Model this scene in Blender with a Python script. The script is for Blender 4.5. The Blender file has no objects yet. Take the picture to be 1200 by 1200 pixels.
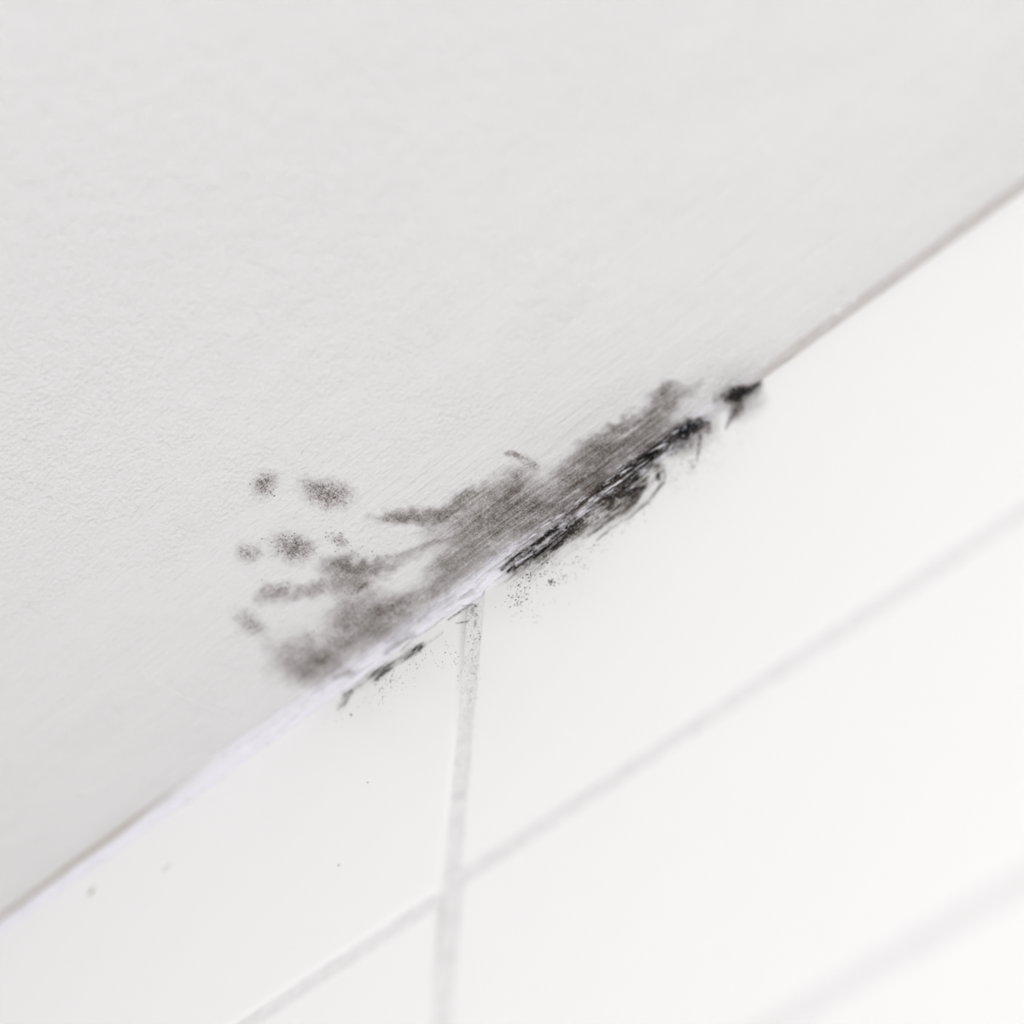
import bpy, bmesh, math, random
import numpy as np
from mathutils import Matrix, Vector

random.seed(7)
rng = np.random.default_rng(11)
SC = bpy.context.scene
COL = SC.collection

# ------------------------------------------------------------------ camera
H = 2.4                                   # ceiling height; wall face is y = 0, the room is at y < 0
F = 3300.0                                # focal length in pixels of a 1200 px frame
R = np.array([[0.71545642, -0.52326519, -0.46294239],
              [0.69717804, 0.57780937, 0.42435729],
              [0.04544105, -0.62636242, 0.77820642]])   # world = R @ (right, down, forward)
CAM = np.array([0.36420063, -0.3221941, -0.57100688 + H])
cd = bpy.data.cameras.new('camera')
cam = bpy.data.objects.new('camera', cd)
COL.objects.link(cam)
M = Matrix(((R[0, 0], -R[0, 1], -R[0, 2], CAM[0]),
            (R[1, 0], -R[1, 1], -R[1, 2], CAM[1]),
            (R[2, 0], -R[2, 1], -R[2, 2], CAM[2]),
            (0, 0, 0, 1)))
cam.matrix_world = M
cd.sensor_width = 36
cd.lens = F / 1200 * 36
cd.clip_start = 0.01
cd.dof.use_dof = True
cd.dof.focus_distance = 0.735
cd.dof.aperture_fstop = 3.9
SC.camera = cam

# ------------------------------------------------------------------ light and exposure
w = bpy.data.worlds.new('world')
SC.world = w
w.use_nodes = True
bg = w.node_tree.nodes['Background']
bg.inputs[0].default_value = (0.985, 0.985, 1.0, 1)
bg.inputs[1].default_value = 0.57


def area_light(name, loc, target, size, power, color=(1, 1, 1)):
    l = bpy.data.lights.new(name, 'AREA')
    l.shape = 'RECTANGLE'
    l.size, l.size_y = size
    l.energy = power
    l.color = color
    o = bpy.data.objects.new(name, l)
    COL.objects.link(o)
    o.location = loc
    o.rotation_euler = (Vector(target) - Vector(loc)).to_track_quat('-Z', 'Y').to_euler()
    return o


area_light('window_light', (0.62, -0.95, 1.68), (0.08, 0.0, 2.3), (0.7, 0.8), 8.0)
area_light('left_light', (-0.55, -0.75, 2.05), (0.0, -0.1, 2.4), (0.35, 0.35), 0.6)  # weak unseen area light on the left, aimed up at the ceiling

vs = SC.view_settings
vs.view_transform = 'Standard'
vs.look = 'None'
vs.gamma = 1.0
vs.use_curve_mapping = False
vs.exposure = -0.095


# ------------------------------------------------------------------ helpers
def proj(P):
    """world points (N,3) -> reference frame coordinates, used to lay the stains out at their true spots"""
    c = (P - CAM) @ R
    return c[:, 0] / c[:, 2] * F + 600, c[:, 1] / c[:, 2] * F + 600


def hit_wall(u, v):
    d = R @ np.array([u - 600, v - 600, F])
    t = -CAM[1] / d[1]
    return CAM + t * d


def hit_ceil(u, v):
    d = R @ np.array([u - 600, v - 600, F])
    t = (H - CAM[2]) / d[2]
    return CAM + t * d


def vnoise(x, y, seed):
    xi = np.floor(x).astype(np.int64)
    yi = np.floor(y).astype(np.int64)
    fx = x - xi
    fy = y - yi
    fx = fx * fx * (3 - 2 * fx)
    fy = fy * fy * (3 - 2 * fy)

    def h(a, b):
        n = (a * 374761393 + b * 668265263 + seed * 974634777) & 0x7fffffff
        n = ((n ^ (n >> 13)) * 1274126177) & 0x7fffffff
        n = (n ^ (n >> 16)) & 0xffff
        return n / 65535.0
    return (h(xi, yi) * (1 - fx) + h(xi + 1, yi) * fx) * (1 - fy) + \
           (h(xi, yi + 1) * (1 - fx) + h(xi + 1, yi + 1) * fx) * fy


def fnoise(x, y, seed, octv=3):
    s = 0
    a = 0.5
    t = 0
    for k in range(octv):
        s = s + a * vnoise(x * 2 ** k + 17.3 * k, y * 2 ** k + 9.1 * k, seed + k)
        t += a
        a *= 0.55
    return s / t


def mesh_obj(name, verts, faces, mat, parent=None, smooth=True, attrs=None):
    me = bpy.data.meshes.new(name)
    me.from_pydata([tuple(map(float, v)) for v in verts], [], [tuple(map(int, f)) for f in faces])
    me.validate()
    me.update()
    if smooth:
        me.polygons.foreach_set('use_smooth', [True] * len(me.polygons))
    if attrs:
        for k, a in attrs.items():
            at = me.attributes.new(k, 'FLOAT', 'POINT')
            at.data.foreach_set('value', np.asarray(a, dtype=np.float32))
    if mat:
        me.materials.append(mat)
    o = bpy.data.objects.new(name, me)
    COL.objects.link(o)
    if parent:
        o.parent = parent
    return o


def tag(o, label, cat, group=None, kind=None):
    if label:
        o['label'] = label
    if cat:
        o['category'] = cat
    if group:
        o['group'] = group
    if kind:
        o['kind'] = kind
    return o


# node helpers
class NT:
    def __init__(self, name):
        self.m = bpy.data.materials.new(name)
        self.m.use_nodes = True
        self.t = self.m.node_tree
        self.b = self.t.nodes['Principled BSDF']
        self.out = self.t.nodes['Material Output']

    def n(self, typ, **kw):
        x = self.t.nodes.new(typ)
        for k, v in kw.items():
            setattr(x, k, v)
        return x

    def l(self, a, b):
        self.t.links.new(a, b)

    def val(self, x, sock):
        if hasattr(x, 'links'):
            self.l(x, sock)
        else:
            sock.default_value = x

    def math(self, op, a, b=0.0, c=0.0, clamp=False):
        x = self.n('ShaderNodeMath', operation=op, use_clamp=clamp)
        self.val(a, x.inputs[0])
        self.val(b, x.inputs[1])
        self.val(c, x.inputs[2])
        return x.outputs[0]

    def maprange(self, v, a, b, c=0.0, d=1.0, smooth=True):
        x = self.n('ShaderNodeMapRange')
        x.interpolation_type = 'SMOOTHSTEP' if smooth else 'LINEAR'
        x.clamp = True if not smooth else x.clamp
        self.val(v, x.inputs[0])
        for k, q in zip((1, 2, 3, 4), (a, b, c, d)):
            self.val(q, x.inputs[k])
        return x.outputs[0]

    def pos(self):
        g = self.n('ShaderNodeNewGeometry')
        return g.outputs['Position']

    def mapping(self, vec, rot=(0, 0, 0), scale=(1, 1, 1)):
        x = self.n('ShaderNodeMapping')
        self.l(vec, x.inputs[0])
        x.inputs['Rotation'].default_value = rot
        x.inputs['Scale'].default_value = scale
        return x.outputs[0]

    def noise(self, vec, scale, detail=2.0, rough=0.5, dist=0.0):
        x = self.n('ShaderNodeTexNoise')
        self.l(vec, x.inputs['Vector'])
        x.inputs['Scale'].default_value = scale
        x.inputs['Detail'].default_value = detail
        x.inputs['Roughness'].default_value = rough
        x.inputs['Distortion'].default_value = dist
        return x.outputs[0]

    def bump(self, height, strength, dist, normal=None):
        x = self.n('ShaderNodeBump')
        x.inputs['Strength'].default_value = strength
        x.inputs['Distance'].default_value = dist
        self.l(height, x.inputs['Height'])
        if normal:
            self.l(normal, x.inputs['Normal'])
        return x.outputs[0]

    def mixc(self, f, a, b):
        x = self.n('ShaderNodeMix', data_type='RGBA')
        self.val(f, x.inputs[0])
        self.val(a, x.inputs[6])
        self.val(b, x.inputs[7])
        return x.outputs[2]

    def attr(self, name):
        x = self.n('ShaderNodeAttribute', attribute_name=name)
        return x.outputs['Fac']


def lin(r, g, b):
    f = lambda c: (c / 255 / 12.92) if c / 255 <= 0.04045 else ((c / 255 + 0.055) / 1.055) ** 2.4
    return (f(r), f(g), f(b), 1)


# ------------------------------------------------------------------ materials
BRUSH = math.radians(-3.0)      # brush strokes run a few degrees off the joint


def mat_ceiling():
    k = NT('ceiling_paint')
    p = k.pos()
    k.b.inputs['Base Color'].default_value = lin(241, 239, 239)
    k.b.inputs['Roughness'].default_value = 0.55
    k.b.inputs['Specular IOR Level'].default_value = 0.35
    sep = k.n('ShaderNodeSeparateXYZ')
    k.l(p, sep.inputs[0])
    # fine roller stipple, everywhere
    st = k.noise(k.mapping(p, (0, 0, 0.3), (1, 1.4, 1)), 620, 3.0, 0.55)
    st2 = k.noise(p, 210, 2.0, 0.5)
    # brush strokes in a band beside the joint, fading out where the roller took over
    br = k.noise(k.mapping(p, (0, 0, BRUSH), (26, 560, 1)), 1.0, 3.0, 0.65)
    br2 = k.noise(k.mapping(p, (0, 0, BRUSH * 1.6), (50, 1500, 1)), 1.0, 2.0, 0.6)
    wv = k.noise(p, 14, 1.0)
    edge = k.math('ADD', sep.outputs[1], k.math('MULTIPLY', wv, 0.06))
    bm = k.math('MULTIPLY', k.maprange(edge, -0.10, -0.005), k.maprange(k.noise(k.mapping(p, (0, 0, BRUSH), (30, 90, 1)), 1.0, 2.0), 0.3, 0.62, 0.25, 1.0))
    far = k.math('SUBTRACT', 1.0, k.math('MULTIPLY', bm, 0.75))
    hs = k.math('MULTIPLY', k.math('ADD', st, k.math('MULTIPLY', st2, 0.8)), far)
    hb = k.math('MULTIPLY', k.math('ADD', k.math('MULTIPLY', br, 1.7), k.math('MULTIPLY', br2, 0.7)), bm)
    n1 = k.bump(hs, 1.0, 0.0008)
    n2 = k.bump(hb, 1.0, 0.00026, n1)
    big = k.noise(k.mapping(p, (0, 0, 0), (1, 1.6, 1)), 30, 2.0)
    n3 = k.bump(big, 1.0, 0.0007, n2)
    k.l(n3, k.b.inputs['Normal'])
    return k.m


def mat_tile():
    k = NT('white_tile_glaze')
    p = k.pos()
    k.b.inputs['Base Color'].default_value = lin(248, 247, 246)
    k.b.inputs['Roughness'].default_value = 0.3
    k.b.inputs['Specular IOR Level'].default_value = 0.35
    h = k.noise(p, 25, 2.0)
    k.l(k.bump(h, 1.0, 0.0004), k.b.inputs['Normal'])
    return k.m


def mat_grout():
    k = NT('cement_grout')
    p = k.pos()
    a = k.noise(p, 1500, 3.0, 0.7)
    b = k.noise(p, 260, 2.0, 0.6)
    f = k.maprange(k.math('ADD', a, k.math('MULTIPLY', b, 0.4)), 0.45, 0.85)
    c = k.mixc(f, lin(221, 219, 219), lin(244, 242, 242))
    k.l(c, k.b.inputs['Base Color'])
    k.b.inputs['Roughness'].default_value = 0.9
    k.b.inputs['Specular IOR Level'].default_value = 0.1
    k.l(k.bump(k.math('ADD', a, b), 1.0, 0.00025), k.b.inputs['Normal'])
    return k.m


def mat_sealant():
    k = NT('white_sealant')
    p = k.pos()
    a = k.noise(k.mapping(p, (0, 0, 0), (40, 900, 900)), 1.0, 3.0, 0.6)
    b = k.noise(k.mapping(p, (0, 0, 0), (130, 1900, 1900)), 1.0, 2.0, 0.6)
    at = k.attr('bead_tint')
    c = k.mixc(at, lin(246, 244, 251), lin(190, 183, 172))
    k.l(c, k.b.inputs['Base Color'])
    k.b.inputs['Roughness'].default_value = 0.45
    k.b.inputs['Specular IOR Level'].default_value = 0.45
    k.l(k.bump(k.math('ADD', a, k.math('MULTIPLY', b, 0.5)), 1.0, 0.0003), k.b.inputs['Normal'])
    return k.m


def mat_mold(name, brown, dark, streak, fine, speck, gain=1.0, lo=0.04):
    """film of mould: the mesh carries how thick the growth is, noise breaks it into threads and grains"""
    k = NT(name)
    p = k.pos()
    d = k.attr('growth')
    s = k.noise(k.mapping(p, (0, 0, BRUSH), (45, 1050, 1050)), 1.0, 3.0, 0.65)
    s2 = k.noise(k.mapping(p, (0, 0, BRUSH), (120, 2600, 2600)), 1.0, 2.0, 0.6)
    st = k.attr('streak')
    f = k.noise(p, 850, 4.0, 0.75)
    g = k.noise(p, 2300, 2.0, 0.7)
    cl = k.noise(p, 170, 3.0, 0.6)
    sm = k.math('MULTIPLY', k.math('SUBTRACT', k.math('ADD', k.math('MULTIPLY', s, 0.65), k.math('MULTIPLY', s2, 0.35)), 0.5), k.math('MULTIPLY', st, streak))
    fm = k.math('MULTIPLY', k.math('SUBTRACT', f, 0.5), fine)
    gm = k.math('MULTIPLY', k.math('SUBTRACT', g, 0.5), fine * 1.7)
    cm = k.math('MULTIPLY', k.math('SUBTRACT', cl, 0.5), 1.5)
    mod = k.math('ADD', k.math('ADD', sm, fm), k.math('ADD', gm, cm))
    # thickness * (1 + modulation)
    a = k.math('MULTIPLY', d, k.math('ADD', 1.0, mod))
    # dark grains where the fine noise peaks
    gr = k.maprange(k.math('ADD', k.math('MULTIPLY', g, 0.6), k.math('MULTIPLY', f, 0.4)), 0.60, 0.70)
    gr = k.math('MULTIPLY', k.math('MULTIPLY', gr, speck), k.maprange(d, lo, 0.45))
    a = k.math('ADD', a, gr)
    a = k.math('MULTIPLY', k.math('SUBTRACT', a, lo), gain, clamp=True)
    tone = k.attr('tone')
    c = k.mixc(k.math('ADD', tone, k.math('MULTIPLY', gr, 0.6), clamp=True), brown, dark)
    k.l(c, k.b.inputs['Base Color'])
    k.l(a, k.b.inputs['Alpha'])
    k.b.inputs['Roughness'].default_value = 0.9
    k.b.inputs['Specular IOR Level'].default_value = 0.1
    return k.m


def plain(name, col, rough=0.8, nscale=900, var=0.25):
    k = NT(name)
    p = k.pos()
    a = k.noise(p, nscale, 2.0)
    dk = tuple(c * (1 - var) for c in col[:3]) + (1,)
    k.l(k.mixc(a, dk, col), k.b.inputs['Base Color'])
    k.b.inputs['Roughness'].default_value = rough
    return k.m


M_CEIL = mat_ceiling()
M_TILE = mat_tile()
M_GROUT = mat_grout()
M_SEAL = mat_sealant()
M_FILM = mat_mold('mold_film_grey_brown', lin(116, 102, 95), lin(86, 77, 64), 2.8, 1.25, 0.2)
M_SPOT = mat_mold('mold_film_speckled', lin(126, 112, 106), lin(84, 75, 70), 1.0, 3.0, 0.35)
M_BLACK = mat_mold('mold_film_black', lin(88, 79, 71), lin(24, 24, 29), 3.6, 1.8, 0.3, gain=1.15)
M_SPECK = plain('mold_grain_black', lin(48, 45, 46))
M_SPECKB = plain('mold_grain_brown', lin(138, 128, 124))
M_FLOOR = plain('floor_screed', lin(222, 222, 221), 0.7, 40, 0.05)

# ------------------------------------------------------------------ structure
X0, X1, Y0 = -1.3, 1.5, -2.2


def box(bm, a, b):
    vs_ = [bm.verts.new((x, y, z)) for x in (a[0], b[0]) for y in (a[1], b[1]) for z in (a[2], b[2])]
    for f in ((0, 1, 3, 2), (4, 6, 7, 5), (0, 4, 5, 1), (2, 3, 7, 6), (0, 2, 6, 4), (1, 5, 7, 3)):
        bm.faces.new([vs_[i] for i in f])


def bm_obj(name, bm, mat, parent=None, smooth=False):
    bmesh.ops.recalc_face_normals(bm, faces=bm.faces[:])
    me = bpy.data.meshes.new(name)
    bm.to_mesh(me)
    bm.free()
    if smooth:
        me.polygons.foreach_set('use_smooth', [True] * len(me.polygons))
    me.materials.append(mat)
    o = bpy.data.objects.new(name, me)
    COL.objects.link(o)
    if parent:
        o.parent = parent
    return o


bm = bmesh.new()
box(bm, (X0, Y0, H), (X1, 0.03, H + 0.05))
ceiling = tag(bm_obj('ceiling', bm, M_CEIL), 'white painted ceiling with roller stipple and brush strokes beside the tiled wall', 'ceiling', kind='structure')
bm = bmesh.new()
box(bm, (X0, Y0, -0.05), (X1, 0.03, 0))
floor = tag(bm_obj('floor', bm, M_FLOOR), 'pale floor below, out of frame', 'floor', kind='structure')

# grout bed = the wall, tiles are its child mesh
GD = 0.0011
bm = bmesh.new()
box(bm, (X0, GD, 0), (X1, 0.03, H))
wall = tag(bm_obj('wall_back', bm, M_GROUT), 'tiled wall meeting the ceiling, light grey sandy grout between white tiles', 'wall', kind='structure')

bm = bmesh.new()
rows = []                      # (z_top, z_bottom) below the ceiling, left and right of the upright joint
# measured joints
zl = [(0.001, -0.1079), (-0.1146, -0.2062)]
zr = [(0.001, -0.1062), (-0.1128, -0.2044)]
z = -0.2110
while z > -H + 0.12:
    zl.append((z - 0.0012, z - 0.0925))
    zr.append((z, z - 0.0914))
    z -= 0.0982
TW, J = 0.2515, 0.0055
jx = [0.0, 0.0009, 0.0006]
for r in range(len(zl)):
    c0 = jx[r] if r < len(jx) else random.uniform(-0.0008, 0.0008)
    for side in (-1, 1):
        for c in range(5):
            xa = c0 + J / 2 + c * (TW + J)
            xb = xa + TW
            if side < 0:
                xa, xb = 2 * c0 - xb, 2 * c0 - xa
            if xa > X1 or xb < X0:
                continue
            xa, xb = max(xa, X0), min(xb, X1)
            zt, zb = (zl if side < 0 else zr)[r]
            box(bm, (xa, 0.0, H + zb - 0.0007), (xb, 0.008, H + zt + 0.0007))
front_edges = [e for e in bm.edges if all(abs(v.co.y) < 1e-6 for v in e.verts)]
bmesh.ops.bevel(bm, geom=front_edges, offset=0.0022, segments=8, profile=0.5, affect='EDGES')
tiles = bm_obj('tiles', bm, M_TILE, wall, smooth=False)
for pl_ in tiles.data.polygons:
    pl_.use_smooth = True
tiles['label'] = 'glazed white rectangular tiles with softly rounded edges'
mod = tiles.modifiers.new('wn', 'WEIGHTED_NORMAL')
mod.keep_sharp = True


# ------------------------------------------------------------------ the surface around the joint
KX = np.array([-0.5, -0.25, -0.19, -0.14, -0.10, -0.05, -0.02, 0.0, 0.02, 0.05, 0.075, 0.085, 0.10, 0.14, 0.2, 0.5])
KA = np.array([2.6, 2.6, 2.8, 3.4, 4.2, 3.6, 3.4, 3.2, 3.4, 3.4, 2.6, 2.0, 2.0, 2.4, 2.2, 2.2]) * 1e-3
KB = np.array([3.6, 3.6, 4.2, 5.0, 5.6, 5.8, 5.6, 6.0, 5.4, 6.4, 6.0, 3.0, 1.6, 1.4, 1.4, 1.4]) * 1e-3


def ab(x):
    a = np.interp(x, KX, KA) * (1 + 0.22 * (fnoise(x * 60, x * 0, 5) - 0.5))
    b = np.interp(x, KX, KB) * (1 + 0.35 * (fnoise(x * 90, x * 0 + 3, 9) - 0.5))
    return a, b


def wall_y(x, z):
    """tile face, sinking into the upright and level grout joints"""
    t = np.clip((np.abs(x) - J / 2) / 0.0020, 0, 1)
    return GD * (1 - t) ** 2


def relief(x, u):
    """brushed, torn ridges of the sealant"""
    rough = np.interp(x, [-0.3, -0.12, -0.06, 0.0, 0.01, 0.08, 0.09, 0.3], [0.3, 0.4, 0.8, 1.1, 1.6, 1.6, 0.5, 0.3])
    skew = u * 9 + x * 45
    n = fnoise(x * 90, skew, 21, 3) - 0.5
    m = fnoise(x * 300, u * 24 + x * 60, 33, 2) - 0.5
    return (0.0019 * n + 0.0008 * m) * rough * np.sin(np.pi * np.clip(u, 0, 1)) ** 0.6


NF = 22                        # rows across the bead


def surf(x, s):
    """s<0: ceiling (metres from the bead), 0..1: across the bead, >1: down the wall (metres beyond 1). -> P, N"""
    a, b = ab(x)
    y = np.zeros_like(x)
    zz = np.zeros_like(x)
    ny = np.zeros_like(x)
    nz = np.zeros_like(x)
    c = s <= 0
    y[c] = -a[c] + s[c]
    nz[c] = -1
    wl = s >= 1
    zz[wl] = -b[wl] - (s[wl] - 1)
    y[wl] = wall_y(x[wl], zz[wl])
    ny[wl] = -1
    m = (~c) & (~wl)
    u = s[m]
    A_, B_ = a[m], b[m]
    q = 0.52
    wy = wall_y(x[m], 0)
    yy = (1 - u) ** 2 * (-A_) + 2 * u * (1 - u) * (-A_ * q) + u * u * wy
    z2 = 2 * u * (1 - u) * (-B_ * q) + u * u * (-B_)
    dy = 2 * (1 - u) * (A_ * (1 - q)) + 2 * u * (A_ * q)
    dz = -2 * (1 - u) * B_ * q - 2 * u * B_ * (1 - q)
    L = np.hypot(dy, dz)
    nyy, nzz = dz / L, -dy / L
    h = relief(x[m], u) + 0.00025 * np.sin(np.pi * u)
    y[m] = yy + nyy * h
    zz[m] = z2 + nzz * h
    ny[m] = nyy
    nz[m] = nzz
    P = np.stack([x, y, zz + H], 1)
    N = np.stack([np.zeros_like(x), ny, nz], 1)
    return P, N


# sealant bead: its own solid strip tucked into the corner
def build_bead():
    xs = np.concatenate([np.arange(X0, -0.32, 0.02), np.arange(-0.32, 0.32, 0.0005), np.arange(0.32, X1 + 0.001, 0.02)])
    us = np.linspace(0.0, 1.0, NF)
    us[0] = 1e-4
    us[-1] = 1 - 1e-4
    XX, UU = np.meshgrid(xs, us, indexing='ij')
    P, N = surf(XX.ravel(), UU.ravel())
    nx, nu = XX.shape
    verts = P.tolist()
    # lip thickness at both feet and a back edge in the corner
    g = np.zeros(len(verts))
    px, py = proj(P)
    # brownish crease where the bead has come away from the ceiling, far left
    left = np.clip((230 - px) / 90, 0, 1)
    g = left * np.exp(-((UU.ravel() - 0.12) / 0.2) ** 2) * 1.0
    g += 0.15 * np.clip((0.5 - UU.ravel()) * 4, 0, 1) * np.clip((480 - px) / 60, 0, 1) * (0.4 + 1.2 * fnoise(XX.ravel() * 70, UU.ravel() * 6, 64))  # upper part of the bead greyer on the left
    g += 0.6 * np.clip((px - 800) / 90, 0, 1) + 0.3 * np.clip(px / 60 - 8, 0, 1) * np.clip(14 - px / 60, 0, 1) * (fnoise(XX.ravel() * 130 + UU.ravel() * 5, UU.ravel() * 14 + XX.ravel() * 40, 63) > 0.6)  # bead darker towards the right end; grime flecks along the middle
    g += 0.15 * (fnoise(XX.ravel() * 200, UU.ravel() * 9, 61) > 0.62)
    base = len(verts)
    for i in range(nx):
        verts.append((xs[i], 0.004, H + 0.004))
    faces = []
    for i in range(nx - 1):
        for j in range(nu - 1):
            a_ = i * nu + j
            faces.append((a_, a_ + 1, a_ + nu + 1, a_ + nu))
        faces.append((base + i, i * nu, (i + 1) * nu, base + i + 1))
        faces.append((i * nu + nu - 1, base + i, base + i + 1, (i + 1) * nu + nu - 1))
    g = np.concatenate([g, np.zeros(nx)])
    o = mesh_obj('sealant_bead', verts, faces, M_SEAL, attrs={'bead_tint': g})
    return tag(o, 'white brushed sealant bead filling the corner between painted ceiling and top row of tiles', 'sealant')


build_bead()


# ------------------------------------------------------------------ mould
def blob(px, py, b):
    cx, cy, rx, ry, ang, s = b[:6]
    e = b[6] if len(b) > 6 else 2.6
    t = math.radians(ang)
    dx, dy = px - cx, py - cy
    u = dx * math.cos(t) - dy * math.sin(t)
    v = dx * math.sin(t) + dy * math.cos(t)
    r = np.sqrt((u / rx) ** 2 + (v / ry) ** 2)
    return s * np.exp(-0.9 * r ** e)


def stroke(px, py, st):
    pts, wd, s = st[:3]
    best = np.full(px.shape, 1e9)
    n = len(pts) - 1
    wa = wd if isinstance(wd, (list, tuple)) else (wd, wd)
    out = np.zeros(px.shape)
    for i in range(n):
        (xa, ya), (xb, yb) = pts[i], pts[i + 1]
        L2 = (xb - xa) ** 2 + (yb - ya) ** 2
        t = np.clip(((px - xa) * (xb - xa) + (py - ya) * (yb - ya)) / L2, 0, 1)
        d = np.hypot(px - xa - t * (xb - xa), py - ya - t * (yb - ya))
        ww = wa[0] + (wa[1] - wa[0]) * (i + t) / n
        out = np.maximum(out, np.exp(-(d / ww) ** 2))
    return s * out


def density(px, py, blobs=(), strokes=(), erase=(), eblobs=(), warp=5.0, seed=1, ridge=0.0, gain=1.0):
    wx = (fnoise(px / 22, py / 22, seed) - 0.5) * 2 * warp + (fnoise(px / 7, py / 7, seed + 7) - 0.5) * warp
    wy = (fnoise(px / 22, py / 22, seed + 3) - 0.5) * 2 * warp + (fnoise(px / 7, py / 7, seed + 9) - 0.5) * warp
    qx, qy = px + wx, py + wy
    k = np.ones(px.shape)
    for b in blobs:
        k *= 1 - np.clip(blob(qx, qy, b), 0, 0.99)
    for s in strokes:
        k *= 1 - np.clip(stroke(px + wx * 0.3, py + wy * 0.3, s), 0, 0.99)
    d = 1 - k
    for s in erase:
        d *= 1 - np.clip(stroke(px + wx * 0.3, py + wy * 0.3, s), 0, 1)
    for b in eblobs:
        d *= 1 - np.clip(blob(qx, qy, b), 0, 1)
    # torn, brushed threads running a few degrees off the joint
    t = math.radians(38)
    a = px * math.cos(t) - py * math.sin(t)
    c = px * math.sin(t) + py * math.cos(t)
    if ridge:
        n = fnoise(a / 26 + c / 60, c / 2.3 + a / 90, seed + 13, 3)
        n2 = fnoise(a / 9, c / 3.5, seed + 17, 2)
        d *= 1 - ridge * np.clip((n * 0.7 + n2 * 0.3 - 0.42) * 5.5, 0, 1)
    return np.clip(d * gain, 0, 1)


def film(name, box_px, srange, mat, spec, tone=None, eps=0.00012, step=0.0005, cut=0.05, parent=None, streak=1.0, xr=None):
    """mould film draped on the ceiling / bead / wall surface, trimmed to where it grows"""
    x_lo, x_hi = xr
    xs = np.arange(x_lo, x_hi, step)
    s_lo, s_hi = srange
    parts_ = []
    if s_lo < 0:
        parts_.append(np.arange(s_lo, min(0, s_hi) + 1e-9, step))
    if s_hi > 0:
        parts_.append(np.linspace(0.02, 0.98, 24))
    if s_hi > 1:
        parts_.append(1 + np.arange(0, s_hi - 1, step))
    ss = np.concatenate(parts_)
    XX, SS = np.meshgrid(xs, ss, indexing='ij')
    x, s = XX.ravel(), SS.ravel()
    P, N = surf(x, s)
    px, py = proj(P)
    d = density(px, py, **spec)
    if box_px:
        xa, ya, xb, yb = box_px
        d[(px < xa) | (px > xb) | (py < ya) | (py > yb)] = 0
    tn = np.zeros_like(d) if tone is None else tone(px, py, d)
    P = P + N * eps
    nx, ns = XX.shape
    keep = (d > cut).reshape(nx, ns)
    fk = keep[:-1, :-1] | keep[1:, :-1] | keep[:-1, 1:] | keep[1:, 1:]
    ii, jj = np.nonzero(fk)
    a = ii * ns + jj
    F_ = np.stack([a, a + ns, a + ns + 1, a + 1], 1)
    used, inv = np.unique(F_.ravel(), return_inverse=True)
    F_ = inv.reshape(F_.shape)
    sk = np.full(len(used), streak) if not callable(streak) else streak(px[used], py[used])
    me = bpy.data.meshes.new(name)
    me.from_pydata(P[used].tolist(), [], F_.tolist())
    me.update()
    me.polygons.foreach_set('use_smooth', [True] * len(me.polygons))
    for k_, v_ in (('growth', d[used]), ('tone', np.clip(tn[used], 0, 1)), ('streak', sk)):
        at = me.attributes.new(k_, 'FLOAT', 'POINT')
        at.data.foreach_set('value', np.asarray(v_, dtype=np.float32))
    me.materials.append(mat)
    o = bpy.data.objects.new(name, me)
    COL.objects.link(o)
    if parent:
        o.parent = parent
    return o


# little rounded grains of mould, standing on the surface
_ico = None


def grains(name, pts, nrm, rad, mat, parent=None):
    global _ico
    if _ico is None:
        b = bmesh.new()
        bmesh.ops.create_icosphere(b, subdivisions=1, radius=1)
        _ico = (np.array([v.co[:] for v in b.verts]), [[v.index for v in f.verts] for f in b.faces])
        b.free()
    V, Fc = _ico
    Fc = np.array(Fc)
    vv, ff = [], []
    for i in range(len(pts)):
        n = nrm[i]
        j = V * (0.7 + 0.6 * rng.random((len(V), 1)))
        el = np.array([1 + 0.5 * rng.random(), 1, 1])
        q = j * rad[i] * el
        q = q - np.outer(q @ n, n) * 0.55          # flattened against the surface
        vv.append(q + pts[i] + n * rad[i] * 0.15)
        ff.append(Fc + i * len(V))
    return mesh_obj(name, np.concatenate(vv), np.concatenate(ff), mat, parent, smooth=True)


def surf_at(u, v):
    """point of the corner surface seen at a reference coordinate"""
    c = hit_ceil(u, v)
    a, b = ab(np.array([c[0]]))
    if c[1] < -a[0]:
        return c, np.array([0, 0, -1.0])
    wv = hit_wall(u, v)
    a, b = ab(np.array([wv[0]]))
    if wv[2] - H < -b[0]:
        y = float(wall_y(np.array([wv[0]]), 0)[0])
        wv[1] = y
        return wv, np.array([0, -1.0, 0])
    uu = np.linspace(0.01, 0.99, 40)
    P, N = surf(np.full(40, wv[0]), uu)
    px, py = proj(P)
    i = int(np.argmin((py - v) ** 2 + (px - u) ** 2))
    return P[i], N[i]


def scatter(clusters):
    """clusters: (cx, cy, rx, ry, angle, count, rmin_mm, rmax_mm)"""
    P, N, Rr = [], [], []
    for cx, cy, rx, ry, ang, n, ra, rb in clusters:
        t = math.radians(ang)
        for _ in range(n):
            g1, g2 = rng.normal(0, 0.5, 2)
            dx, dy = g1 * rx, g2 * ry
            u = cx + dx * math.cos(t) + dy * math.sin(t)
            v = cy - dx * math.sin(t) + dy * math.cos(t)
            p, nn = surf_at(u, v)
            P.append(p)
            N.append(nn)
            Rr.append((ra + (rb - ra) * rng.random() ** 3) * 0.78e-3)
    return P, N, Rr


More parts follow.
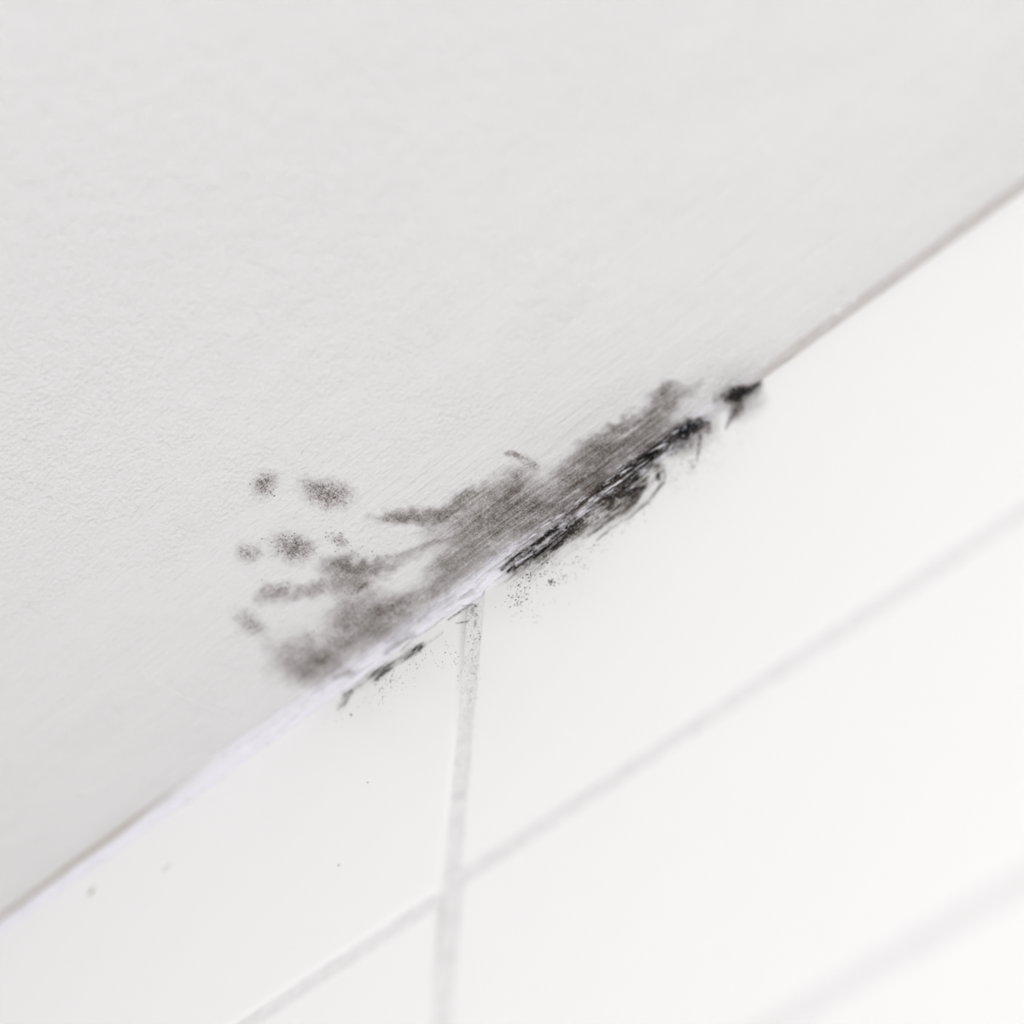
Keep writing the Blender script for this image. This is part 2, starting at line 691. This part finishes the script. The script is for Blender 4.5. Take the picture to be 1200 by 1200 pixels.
# --- the large grey-brown patch on the ceiling
big_blobs = [
    (476, 607, 34, 9, 6, 0.62), (450, 608, 18, 5, 0, 0.35), (508, 601, 30, 9, 14, 0.50), (545, 585, 28, 9, 28, 0.42),
    (540, 610, 44, 12, 22, 0.40), (604, 590, 36, 24, 35, 0.50), (618, 602, 20, 16, 30, 0.35), (575, 618, 55, 17, 30, 0.40),
    (560, 640, 62, 12, 32, 0.34), (622, 616, 30, 10, 38, 0.30), (522, 662, 26, 14, 20, 0.34), (520, 685, 34, 9, 32, 0.28),
    (492, 698, 42, 13, 30, 0.38), (500, 645, 40, 5, 24, 0.22),
    (402, 665, 25, 15, -8, 0.74), (432, 666, 24, 10, 8, 0.58), (415, 682, 24, 12, 15, 0.45), (455, 660, 26, 7, 18, 0.25),
    (370, 690, 36, 7, 24, 0.5), (325, 692, 20, 10, 12, 0.50), (312, 700, 16, 8, 10, 0.25),
    (432, 712, 46, 22, 12, 0.50), (446, 732, 38, 20, 30, 0.48), (410, 730, 22, 26, 0, 0.30),
    (362, 768, 44, 28, 8, 0.42), (368, 786, 34, 16, 18, 0.24), (402, 762, 38, 18, 35, 0.34), (345, 772, 24, 22, 0, 0.22),
    (400, 738, 20, 8, 0, 0.2),
    (668, 568, 38, 20, 38, 0.52), (690, 545, 40, 18, 38, 0.46), (720, 525, 44, 18, 38, 0.48), (756, 502, 44, 16, 38, 0.42),
    (727, 497, 24, 6, 36, 0.55), (690, 522, 22, 9, 34, 0.40), (780, 460, 18, 9, 28, 0.62), (775, 478, 36, 10, 38, 0.38),
    (800, 466, 34, 5, 38, 0.28), (742, 545, 44, 12, 40, 0.48), (700, 572, 48, 12, 38, 0.40), (640, 596, 22, 12, 36, 0.35),
    (765, 515, 30, 10, 40, 0.40), (660, 604, 34, 9, 37, 0.45), (700, 580, 34, 9, 38, 0.4), (566, 655, 46, 14, 34, 0.30), (585, 580, 48, 20, 28, 0.38), (535, 592, 34, 12, 24, 0.35), (556, 634, 60, 16, 32, 0.25), (700, 552, 70, 20, 38, 0.3), (500, 722, 44, 9, 34, 0.28),
    (630, 625, 34, 8, 37, 0.3), (600, 560, 30, 18, 20, 0.10), (360, 740, 50, 60, 0, 0.06), (560, 590, 80, 30, 25, 0.08),
]
big_strokes = [
    ([(441, 655), (480, 647), (520, 633), (560, 615)], (3, 5), 0.28),
    ([(592, 655), (640, 625), (670, 606)], 3, 0.45),
    ([(540, 614), (562, 608), (573, 604)], 3, 0.30),
    ([(560, 655), (600, 640), (622, 630)], 4, 0.25),
    ([(420, 690), (428, 684)], 4, 0.5),
    ([(486, 745), (470, 752), (452, 765)], 3, 0.35),
    ([(392, 795), (410, 788)], 3, 0.4),
]
big_erase = [([(462, 680), (485, 668), (505, 652)], (6, 5), 0.65), ([(448, 682), (474, 688)], 6, 0.35),
             ([(366, 735), (395, 740)], 5, 0.3), ([(640, 560), (655, 548)], 4, 0.2),
             ([(560, 560), (600, 561)], 3, 0.3)]


def big_tone(px, py, d):
    return np.clip((d - 0.42) * 3.0, 0, 1)


def st_map(px, py):
    return np.clip(0.35 + (px - 420) / 260, 0.35, 1.25)


patch = film('mold_patch', None, (-0.16, 0.5), M_FILM,
             dict(blobs=big_blobs, strokes=big_strokes, erase=big_erase, warp=9.0, seed=3, gain=0.72),
             tone=big_tone, xr=(-0.14, 0.12), streak=st_map, cut=0.045)
tag(patch, 'large grey-brown mold patch smeared across the ceiling above the sealant bead', 'mold')
P, N, Rr = scatter([(402, 662, 18, 10, 0, 70, .08, .24), (615, 600, 22, 14, 30, 90, .08, .22), (420, 688, 16, 8, 20, 30, .08, .3),
                    (470, 606, 36, 8, 5, 50, .07, .2), (380, 745, 22, 10, 0, 60, .08, .26), (330, 690, 22, 9, 10, 60, .07, .24),
                    (560, 612, 30, 8, 20, 40, .07, .22), (650, 570, 40, 16, 38, 80, .07, .18), (700, 520, 40, 12, 38, 60, .07, .18),
                    (440, 720, 50, 24, 20, 120, .06, .18), (366, 775, 40, 20, 10, 90, .06, .18), (430, 650, 30, 5, 0, 30, .08, .24),
                    (645, 612, 30, 7, 38, 110, .1, .3), (575, 540, 60, 12, 30, 30, .05, .14)])
o = grains('grains', P, N, Rr, M_SPECKB, patch)
o['kind'] = 'stuff'
o['label'] = 'tiny dark brown grains dotted over the patch'

# --- separate spots on the ceiling, left of the big patch
spots = [
    ('topmost small speckled mold spot at the far left of the ceiling growth', [(310, 570, 14, 14, -60, 0.45, 1.8), (318, 562, 8, 6, 0, 0.2)],
     [(310, 568, 13, 15, -60, 90, .1, .28), (325, 558, 26, 6, 10, 24, .06, .14)]),
    ('oval speckled mold spot right of the topmost small one', [(384, 580, 25, 15, -12, 0.55, 1.9), (362, 570, 14, 8, -30, 0.18)],
     [(384, 580, 22, 14, -12, 120, .09, .26), (358, 571, 22, 6, -20, 40, .06, .16)]),
    ('dense round mold spot in the middle of the scattered left spots', [(341, 641, 22, 14, -8, 0.62, 2), (362, 640, 10, 6, 0, 0.15)],
     [(341, 640, 20, 13, -8, 130, .09, .28)]),
    ('faint leftmost mold spot level with the dense round one', [(290, 646, 14, 10, -30, 0.4, 1.8)],
     [(290, 646, 14, 10, -40, 60, .07, .22)]),
    ('sparse dotted mold spot just above the dark core of the big patch', [(396, 633, 13, 7, -20, 0.30)],
     [(396, 632, 14, 8, -25, 50, .1, .28), (405, 642, 16, 7, 0, 24, .08, .24)]),
    ('small pale mold spot lowest on the left, above the round grey lobe', [(293, 732, 18, 11, -38, 0.46, 1.7)],
     [(293, 731, 16, 8, -38, 60, .08, .22)]),
    ('thin hooked mold spot above the middle of the big patch', [(602, 550, 16, 10, 0, 0.15)],
     [(608, 540, 22, 8, -25, 50, .07, .22), (598, 555, 16, 8, 0, 36, .06, .18)]),
]
for i, (lab, bl, sc) in enumerate(spots):
    strokes = [([(592, 531), (604, 532), (616, 538), (627, 546)], (2.5, 5), 0.55)] if i == 6 else []
    cx, cy = bl[0][0], bl[0][1]
    c = hit_ceil(cx, cy)
    o = film('mold_spot', None, (-0.16, 0), M_SPOT, dict(blobs=bl, strokes=strokes, warp=7, seed=40 + i, gain=0.85),
             tone=lambda px, py, d: d * 0.3, xr=(c[0] - 0.02, c[0] + 0.02), streak=0.5, cut=0.05, step=0.0004)
    tag(o, lab, 'mold', 'scattered mold spots on the ceiling')
    P, N, Rr = scatter(sc)
    g = grains('grains', P, N, Rr, M_SPECKB, o)
    g['kind'] = 'stuff'

# --- black growth along the sealant
jb = [(731, 572, 30, 15, 42, 0.93), (716, 586, 24, 12, 40, 0.8), (745, 566, 20, 14, 50, 0.4), (738, 592, 34, 9, 42, 0.28, 1.8), (640, 652, 44, 14, 36, 0.22, 1.6), (690, 606, 26, 8, 40, 0.62), (655, 630, 34, 8, 37, 0.82),
      (668, 622, 20, 8, 38, 0.55), (626, 650, 26, 7, 36, 0.65), (604, 661, 16, 5, 36, 0.55), (756, 546, 22, 8, 40, 0.55),
      (620, 660, 28, 8, 36, 0.30), (700, 612, 30, 6, 36, 0.45), (768, 553, 14, 7, 60, 0.25)]
js = [([(684, 590), (708, 568), (734, 551), (760, 531), (785, 516)], (3.0, 6.5), 0.95),
      ([(735, 556), (757, 541), (775, 529)], (3, 4), 0.8),
      ([(640, 627), (664, 606), (684, 590)], (2.2, 2.6), 0.75),
      ([(588, 668), (606, 652), (630, 636), (652, 620)], (2.2, 2.6), 0.85),
      ([(596, 670), (612, 664), (632, 652)], (2, 2.6), 0.8),
      ([(700, 634), (716, 620), (742, 604), (762, 586), (778, 566)], (1.4, 1.5), 0.36),
      ([(690, 628), (712, 612), (740, 594), (760, 572)], (2.0, 1.5), 0.35),
      ([(771, 545), (780, 555), (779, 565), (768, 580)], (2.0, 1.6), 0.25),
      ([(772, 556), (773, 563)], 2.2, 0.55),
      ([(738, 580), (742, 566), (748, 552)], 2.5, 0.5)]
je = [([(676, 601), (690, 590), (708, 577), (736, 557), (762, 538)], (2.2, 1.1), 0.85),
      ([(716, 566), (740, 549), (764, 531)], (0.8, 0.8), 0.5),
      ([(606, 662), (616, 655), (624, 650)], (2.2, 1.5), 0.85),
      ([(632, 645), (650, 632), (664, 620)], (0.9, 0.9), 0.6),
      ([(752, 586), (760, 572), (766, 556)], (3.0, 3.0), 0.7),
      ([(684, 597), (678, 602)], 3, 0.9),
      ([(704, 606), (712, 600)], 2, 0.5), ([(750, 557), (756, 552)], 2.5, 0.5), ([(722, 590), (726, 586)], 1.8, 0.5)]


def jt(px, py, d):
    t = np.clip((d - 0.45) * 2.0, 0, 1)
    brown = blob(px, py, (692, 606, 26, 8, 40, 0.8)) + blob(px, py, (722, 590, 20, 8, 40, 0.5))
    return t * (1 - np.clip(brown, 0, 0.8))


band = film('mold_streak', (575, 500, 800, 690), (-0.02, 1.03), M_BLACK,
            dict(blobs=jb, strokes=js, erase=je, warp=6.0, seed=71, ridge=0.5, gain=1.15), tone=jt, xr=(-0.01, 0.10), streak=1.0, eps=0.00025,
            step=0.00035)
tag(band, 'long black mold streak torn along the sealant bead right of the upright tile joint', 'mold')

ll = film('mold_streak', (380, 690, 580, 850), (-0.006, 1.03), M_BLACK,
          dict(blobs=[(408, 818, 10, 4, 48, 0.5), (448, 790, 12, 5, 40, 0.5), (482, 767, 12, 5, 34, 0.5), (402, 829, 6, 3, 40, 0.3),
                      (430, 800, 26, 5, 38, 0.25), (552, 717, 4, 7, 0, 0.35)],
               strokes=[([(441, 797), (456, 781), (476, 769), (496, 758)], (3.2, 3.6), 0.7),
                        ([(527, 727), (543, 714), (555, 708), (559, 711)], (0.9, 1.5), 0.6),
                        ([(536, 731), (550, 728)], 0.9, 0.5),
                        ([(496, 757), (512, 747), (520, 741)], (2.0, 1.5), 0.3),
                        ([(470, 764), (487, 748), (505, 737), (520, 724)], (0.9, 0.9), 0.4),
                        ([(559, 720), (557, 735)], (1.2, 1.2), 0.4),
                        ([(538, 702), (549, 693), (562, 686)], (2.0, 2.5), 0.35),
                        ([(404, 798), (420, 789), (440, 776)], (1.2, 1.4), 0.2)],
               warp=6, seed=91, ridge=0.6), tone=lambda px, py, d: np.clip(d * 1.0, 0, 0.7), xr=(-0.09, 0.02), eps=0.00025, step=0.00035)
tag(ll, 'short dark mold streak under the sealant bead left of the upright tile joint', 'mold')

s1 = film('mold_spot', (780, 470, 845, 570), (-0.02, 1.06), M_BLACK,
          dict(blobs=[(803, 504, 17, 9, 25, 0.98, 3.0), (814, 499, 12, 8, 20, 0.75), (810, 510, 26, 14, 30, 0.42, 1.5), (796, 524, 18, 9, 20, 0.28)],
               strokes=[([(822, 512), (819, 525), (817, 541)], (2.5, 1.0), 0.45), ([(822, 494), (831, 496), (830, 508)], (2, 2), 0.3)],
               warp=4, seed=110), tone=lambda px, py, d: np.clip((d - .35) * 1.8, 0, 1), xr=(0.05, 0.13), eps=0.0002, streak=0.3,
          step=0.00035)
tag(s1, 'black mold spot on the corner at the upper end of the long streak', 'mold', 'black mold spots at the right end of the growth')
s2 = film('mold_spot', (835, 440, 905, 530), (-0.02, 1.06), M_BLACK,
          dict(blobs=[(862, 463, 13, 8, 12, 0.95, 3.2), (876, 458, 13, 6.5, 18, 0.85, 3.0), (887, 454, 6, 4, 20, 0.5), (865, 479, 11, 7, 60, 0.55),
                      (848, 467, 18, 7, 20, 0.3, 1.6), (872, 474, 20, 15, 40, 0.28, 1.5), (884, 468, 12, 10, 0, 0.12, 1.4)],
               strokes=[([(862, 484), (856, 492), (851, 502)], (3, 1.5), 0.4), ([(889, 453), (893, 446)], 1.5, 0.25)],
               warp=4, seed=120), tone=lambda px, py, d: np.clip((d - .4) * 1.6, 0, 0.85), xr=(0.07, 0.14), eps=0.0002, streak=0.2,
          step=0.00035)
tag(s2, 'black comma-shaped mold spot at the far right end of the growth', 'mold', 'black mold spots at the right end of the growth')

# --- grains scattered on the tiles and in the upright joint
P, N, Rr = scatter([(607, 702, 15, 16, 0, 90, .10, .32), (622, 676, 36, 14, 36, 90, .08, .34), (652, 668, 22, 18, 40, 60, .09, .32),
                    (632, 700, 44, 34, 20, 80, .05, .2), (612, 722, 26, 16, 0, 30, .05, .2),
                    (648, 682, 5, 4, 0, 14, .25, .5), (680, 655, 46, 14, 36, 110, .08, .26), (720, 625, 40, 10, 38, 60, .07, .2),
                    (745, 605, 34, 8, 40, 40, .08, .24)])
o = grains('mold_grains', P, N, Rr, M_SPECK)
tag(o, 'dusting of black mold grains on the right tile just under the long streak', 'mold grains', kind='stuff')
P, N, Rr = scatter([(812, 545, 14, 10, 0, 36, .12, .38), (800, 540, 36, 24, 40, 90, .07, .24), (830, 525, 30, 22, 50, 110, .06, .22),
                    (870, 495, 24, 22, 50, 100, .05, .2), (790, 560, 20, 18, 0, 30, .08, .26), (838, 548, 6, 12, -30, 16, .08, .24),
                    (800, 570, 24, 8, 0, 12, .1, .28)])
o = grains('mold_grains', P, N, Rr, M_SPECKB)
tag(o, 'faint brown mold grains on the right tile below the two black spots', 'mold grains', kind='stuff')
P, N, Rr = scatter([(455, 800, 26, 14, 36, 80, .09, .3), (470, 790, 60, 22, 36, 130, .06, .2), (500, 770, 40, 12, 30, 40, .08, .28),
                    (395, 845, 16, 14, 30, 24, .06, .22), (440, 830, 24, 10, 0, 20, .06, .2), (413, 838, 1.5, 1.5, 0, 2, .3, .45),
                    (526, 775, 14, 14, 0, 14, .1, .3)])
o = grains('mold_grains', P, N, Rr, M_SPECKB)
tag(o, 'fine mold grains sprinkled on the left tile under the short streak', 'mold grains', kind='stuff')
P, N, Rr = scatter([(557, 728, 4, 26, 5, 40, .09, .26), (549, 790, 11, 60, 4, 120, .06, .22), (545, 850, 10, 90, 5, 160, .05, .2), (551, 770, 10, 50, 5, 90, .06, .26),
                    (540, 950, 10, 60, 6, 40, .07, .18)])
o = grains('mold_grains', P, N, Rr, M_SPECKB)
tag(o, 'mold grains caught in the upright grout joint below the sealant', 'mold grains', kind='stuff')


# --- small marks: yellow-brown drips and dots on the left tile
def flat_mark(name, u, v, rx, ry, ang, mat, label, cat, group=None, hgt=0.35):
    """thin dried drop with a domed section lying on the tile or the ceiling"""
    c, n = surf_at(u, v)
    e = np.cross(n, [1, 0, 0])
    t = math.radians(ang)
    ax = np.array([math.cos(t), 0, 0]) + e * math.sin(t)
    ay = np.cross(n, ax)
    vs_, fs = [c + n * min(rx, ry) * hgt], []
    rings = 4
    seg = 20
    for r in range(1, rings + 1):
        q = r / rings
        for k in range(seg):
            th = 2 * math.pi * k / seg
            wob = 1 + 0.14 * math.sin(3 * th + u) + 0.08 * math.sin(5 * th + v)
            vs_.append(c + ax * rx * q * wob * math.cos(th) + ay * ry * q * wob * math.sin(th) + n * (min(rx, ry) * hgt * (1 - q ** 2) + 1e-5))
    for k in range(seg):
        fs.append((0, 1 + k, 1 + (k + 1) % seg))
        for r in range(rings - 1):
            a = 1 + r * seg + k
            b = 1 + r * seg + (k + 1) % seg
            fs.append((a, a + seg, b + seg, b))
    o = mesh_obj(name, vs_, fs, mat)
    tag(o, label, cat, group)
    return o


M_STAIN = plain('yellow_brown_stain', lin(188, 180, 158), 0.6)
M_STAIN2 = plain('pale_stain', lin(236, 228, 224), 0.6)
M_NIB = plain('paint_nib_white', lin(250, 248, 246), 0.35)
flat_mark('dried_drop', 107, 1045, 0.0016, 0.0009, 40, M_STAIN, 'yellow-brown dried drop on the left tile below the bead', 'stain')
flat_mark('dried_drop', 195, 1017, 0.0016, 0.0007, 20, M_STAIN2, 'very faint pinkish dried drop on the left tile below the bead', 'stain')
flat_mark('dirt_speck', 397, 1014, 0.00035, 0.0003, 0, M_SPECK, 'tiny dark speck alone in the middle of the left tile', 'speck')
flat_mark('dirt_speck', 431, 917, 0.00028, 0.0003, 0, M_SPECKB, 'tiny faint speck on the left tile above the lone dark one', 'speck')

# paint nibs on the ceiling
for (u, v, rx, ry, ang, lab) in [(97, 930, 0.0022, 0.0006, -40, 'short white paint nib on the ceiling at the far left near the bead'),
                                 (986, 338, 0.0009, 0.0006, 0, 'upper tiny paint nib of the cluster beside the corner at right'),
                                 (988, 362, 0.0012, 0.0008, 20, 'lower white paint nib of the cluster beside the corner at right'),
                                 (1006, 348, 0.0008, 0.0006, 0, 'right paint nib of the cluster beside the corner at right')]:
    flat_mark('paint_nib', u, v, rx, ry, ang, M_NIB, lab, 'paint nib', 'paint nibs on the ceiling', 1.1)


# hair trapped under the ceiling paint
def hair(pts, rad, label):
    P = [hit_ceil(*p) for p in pts]
    cu = bpy.data.curves.new('painted_over_hair', 'CURVE')
    cu.dimensions = '3D'
    cu.bevel_depth = rad
    cu.bevel_resolution = 2
    sp = cu.splines.new('NURBS')
    sp.points.add(len(P) - 1)
    for i, p in enumerate(P):
        sp.points[i].co = (p[0], p[1], p[2] + rad * 0.25, 1)
    sp.order_u = 4
    sp.use_endpoint_u = True
    tmp = bpy.data.objects.new('tmp', cu)
    COL.objects.link(tmp)
    dg = bpy.context.evaluated_depsgraph_get()
    me = bpy.data.meshes.new_from_object(tmp.evaluated_get(dg))
    bpy.data.objects.remove(tmp)
    me.materials.clear()
    me.materials.append(M_CEIL)
    o = bpy.data.objects.new('painted_over_hair', me)
    COL.objects.link(o)
    tag(o, label, 'hair')


hair([(165, 790), (200, 812), (235, 828), (270, 840), (300, 855)], 0.00035, 'brush hair trapped under the ceiling paint left of the mold, running down to the bead')
hair([(462, 683), (475, 676), (487, 664), (500, 652)], 0.00016, 'short brush hair under the paint inside the big mold patch')
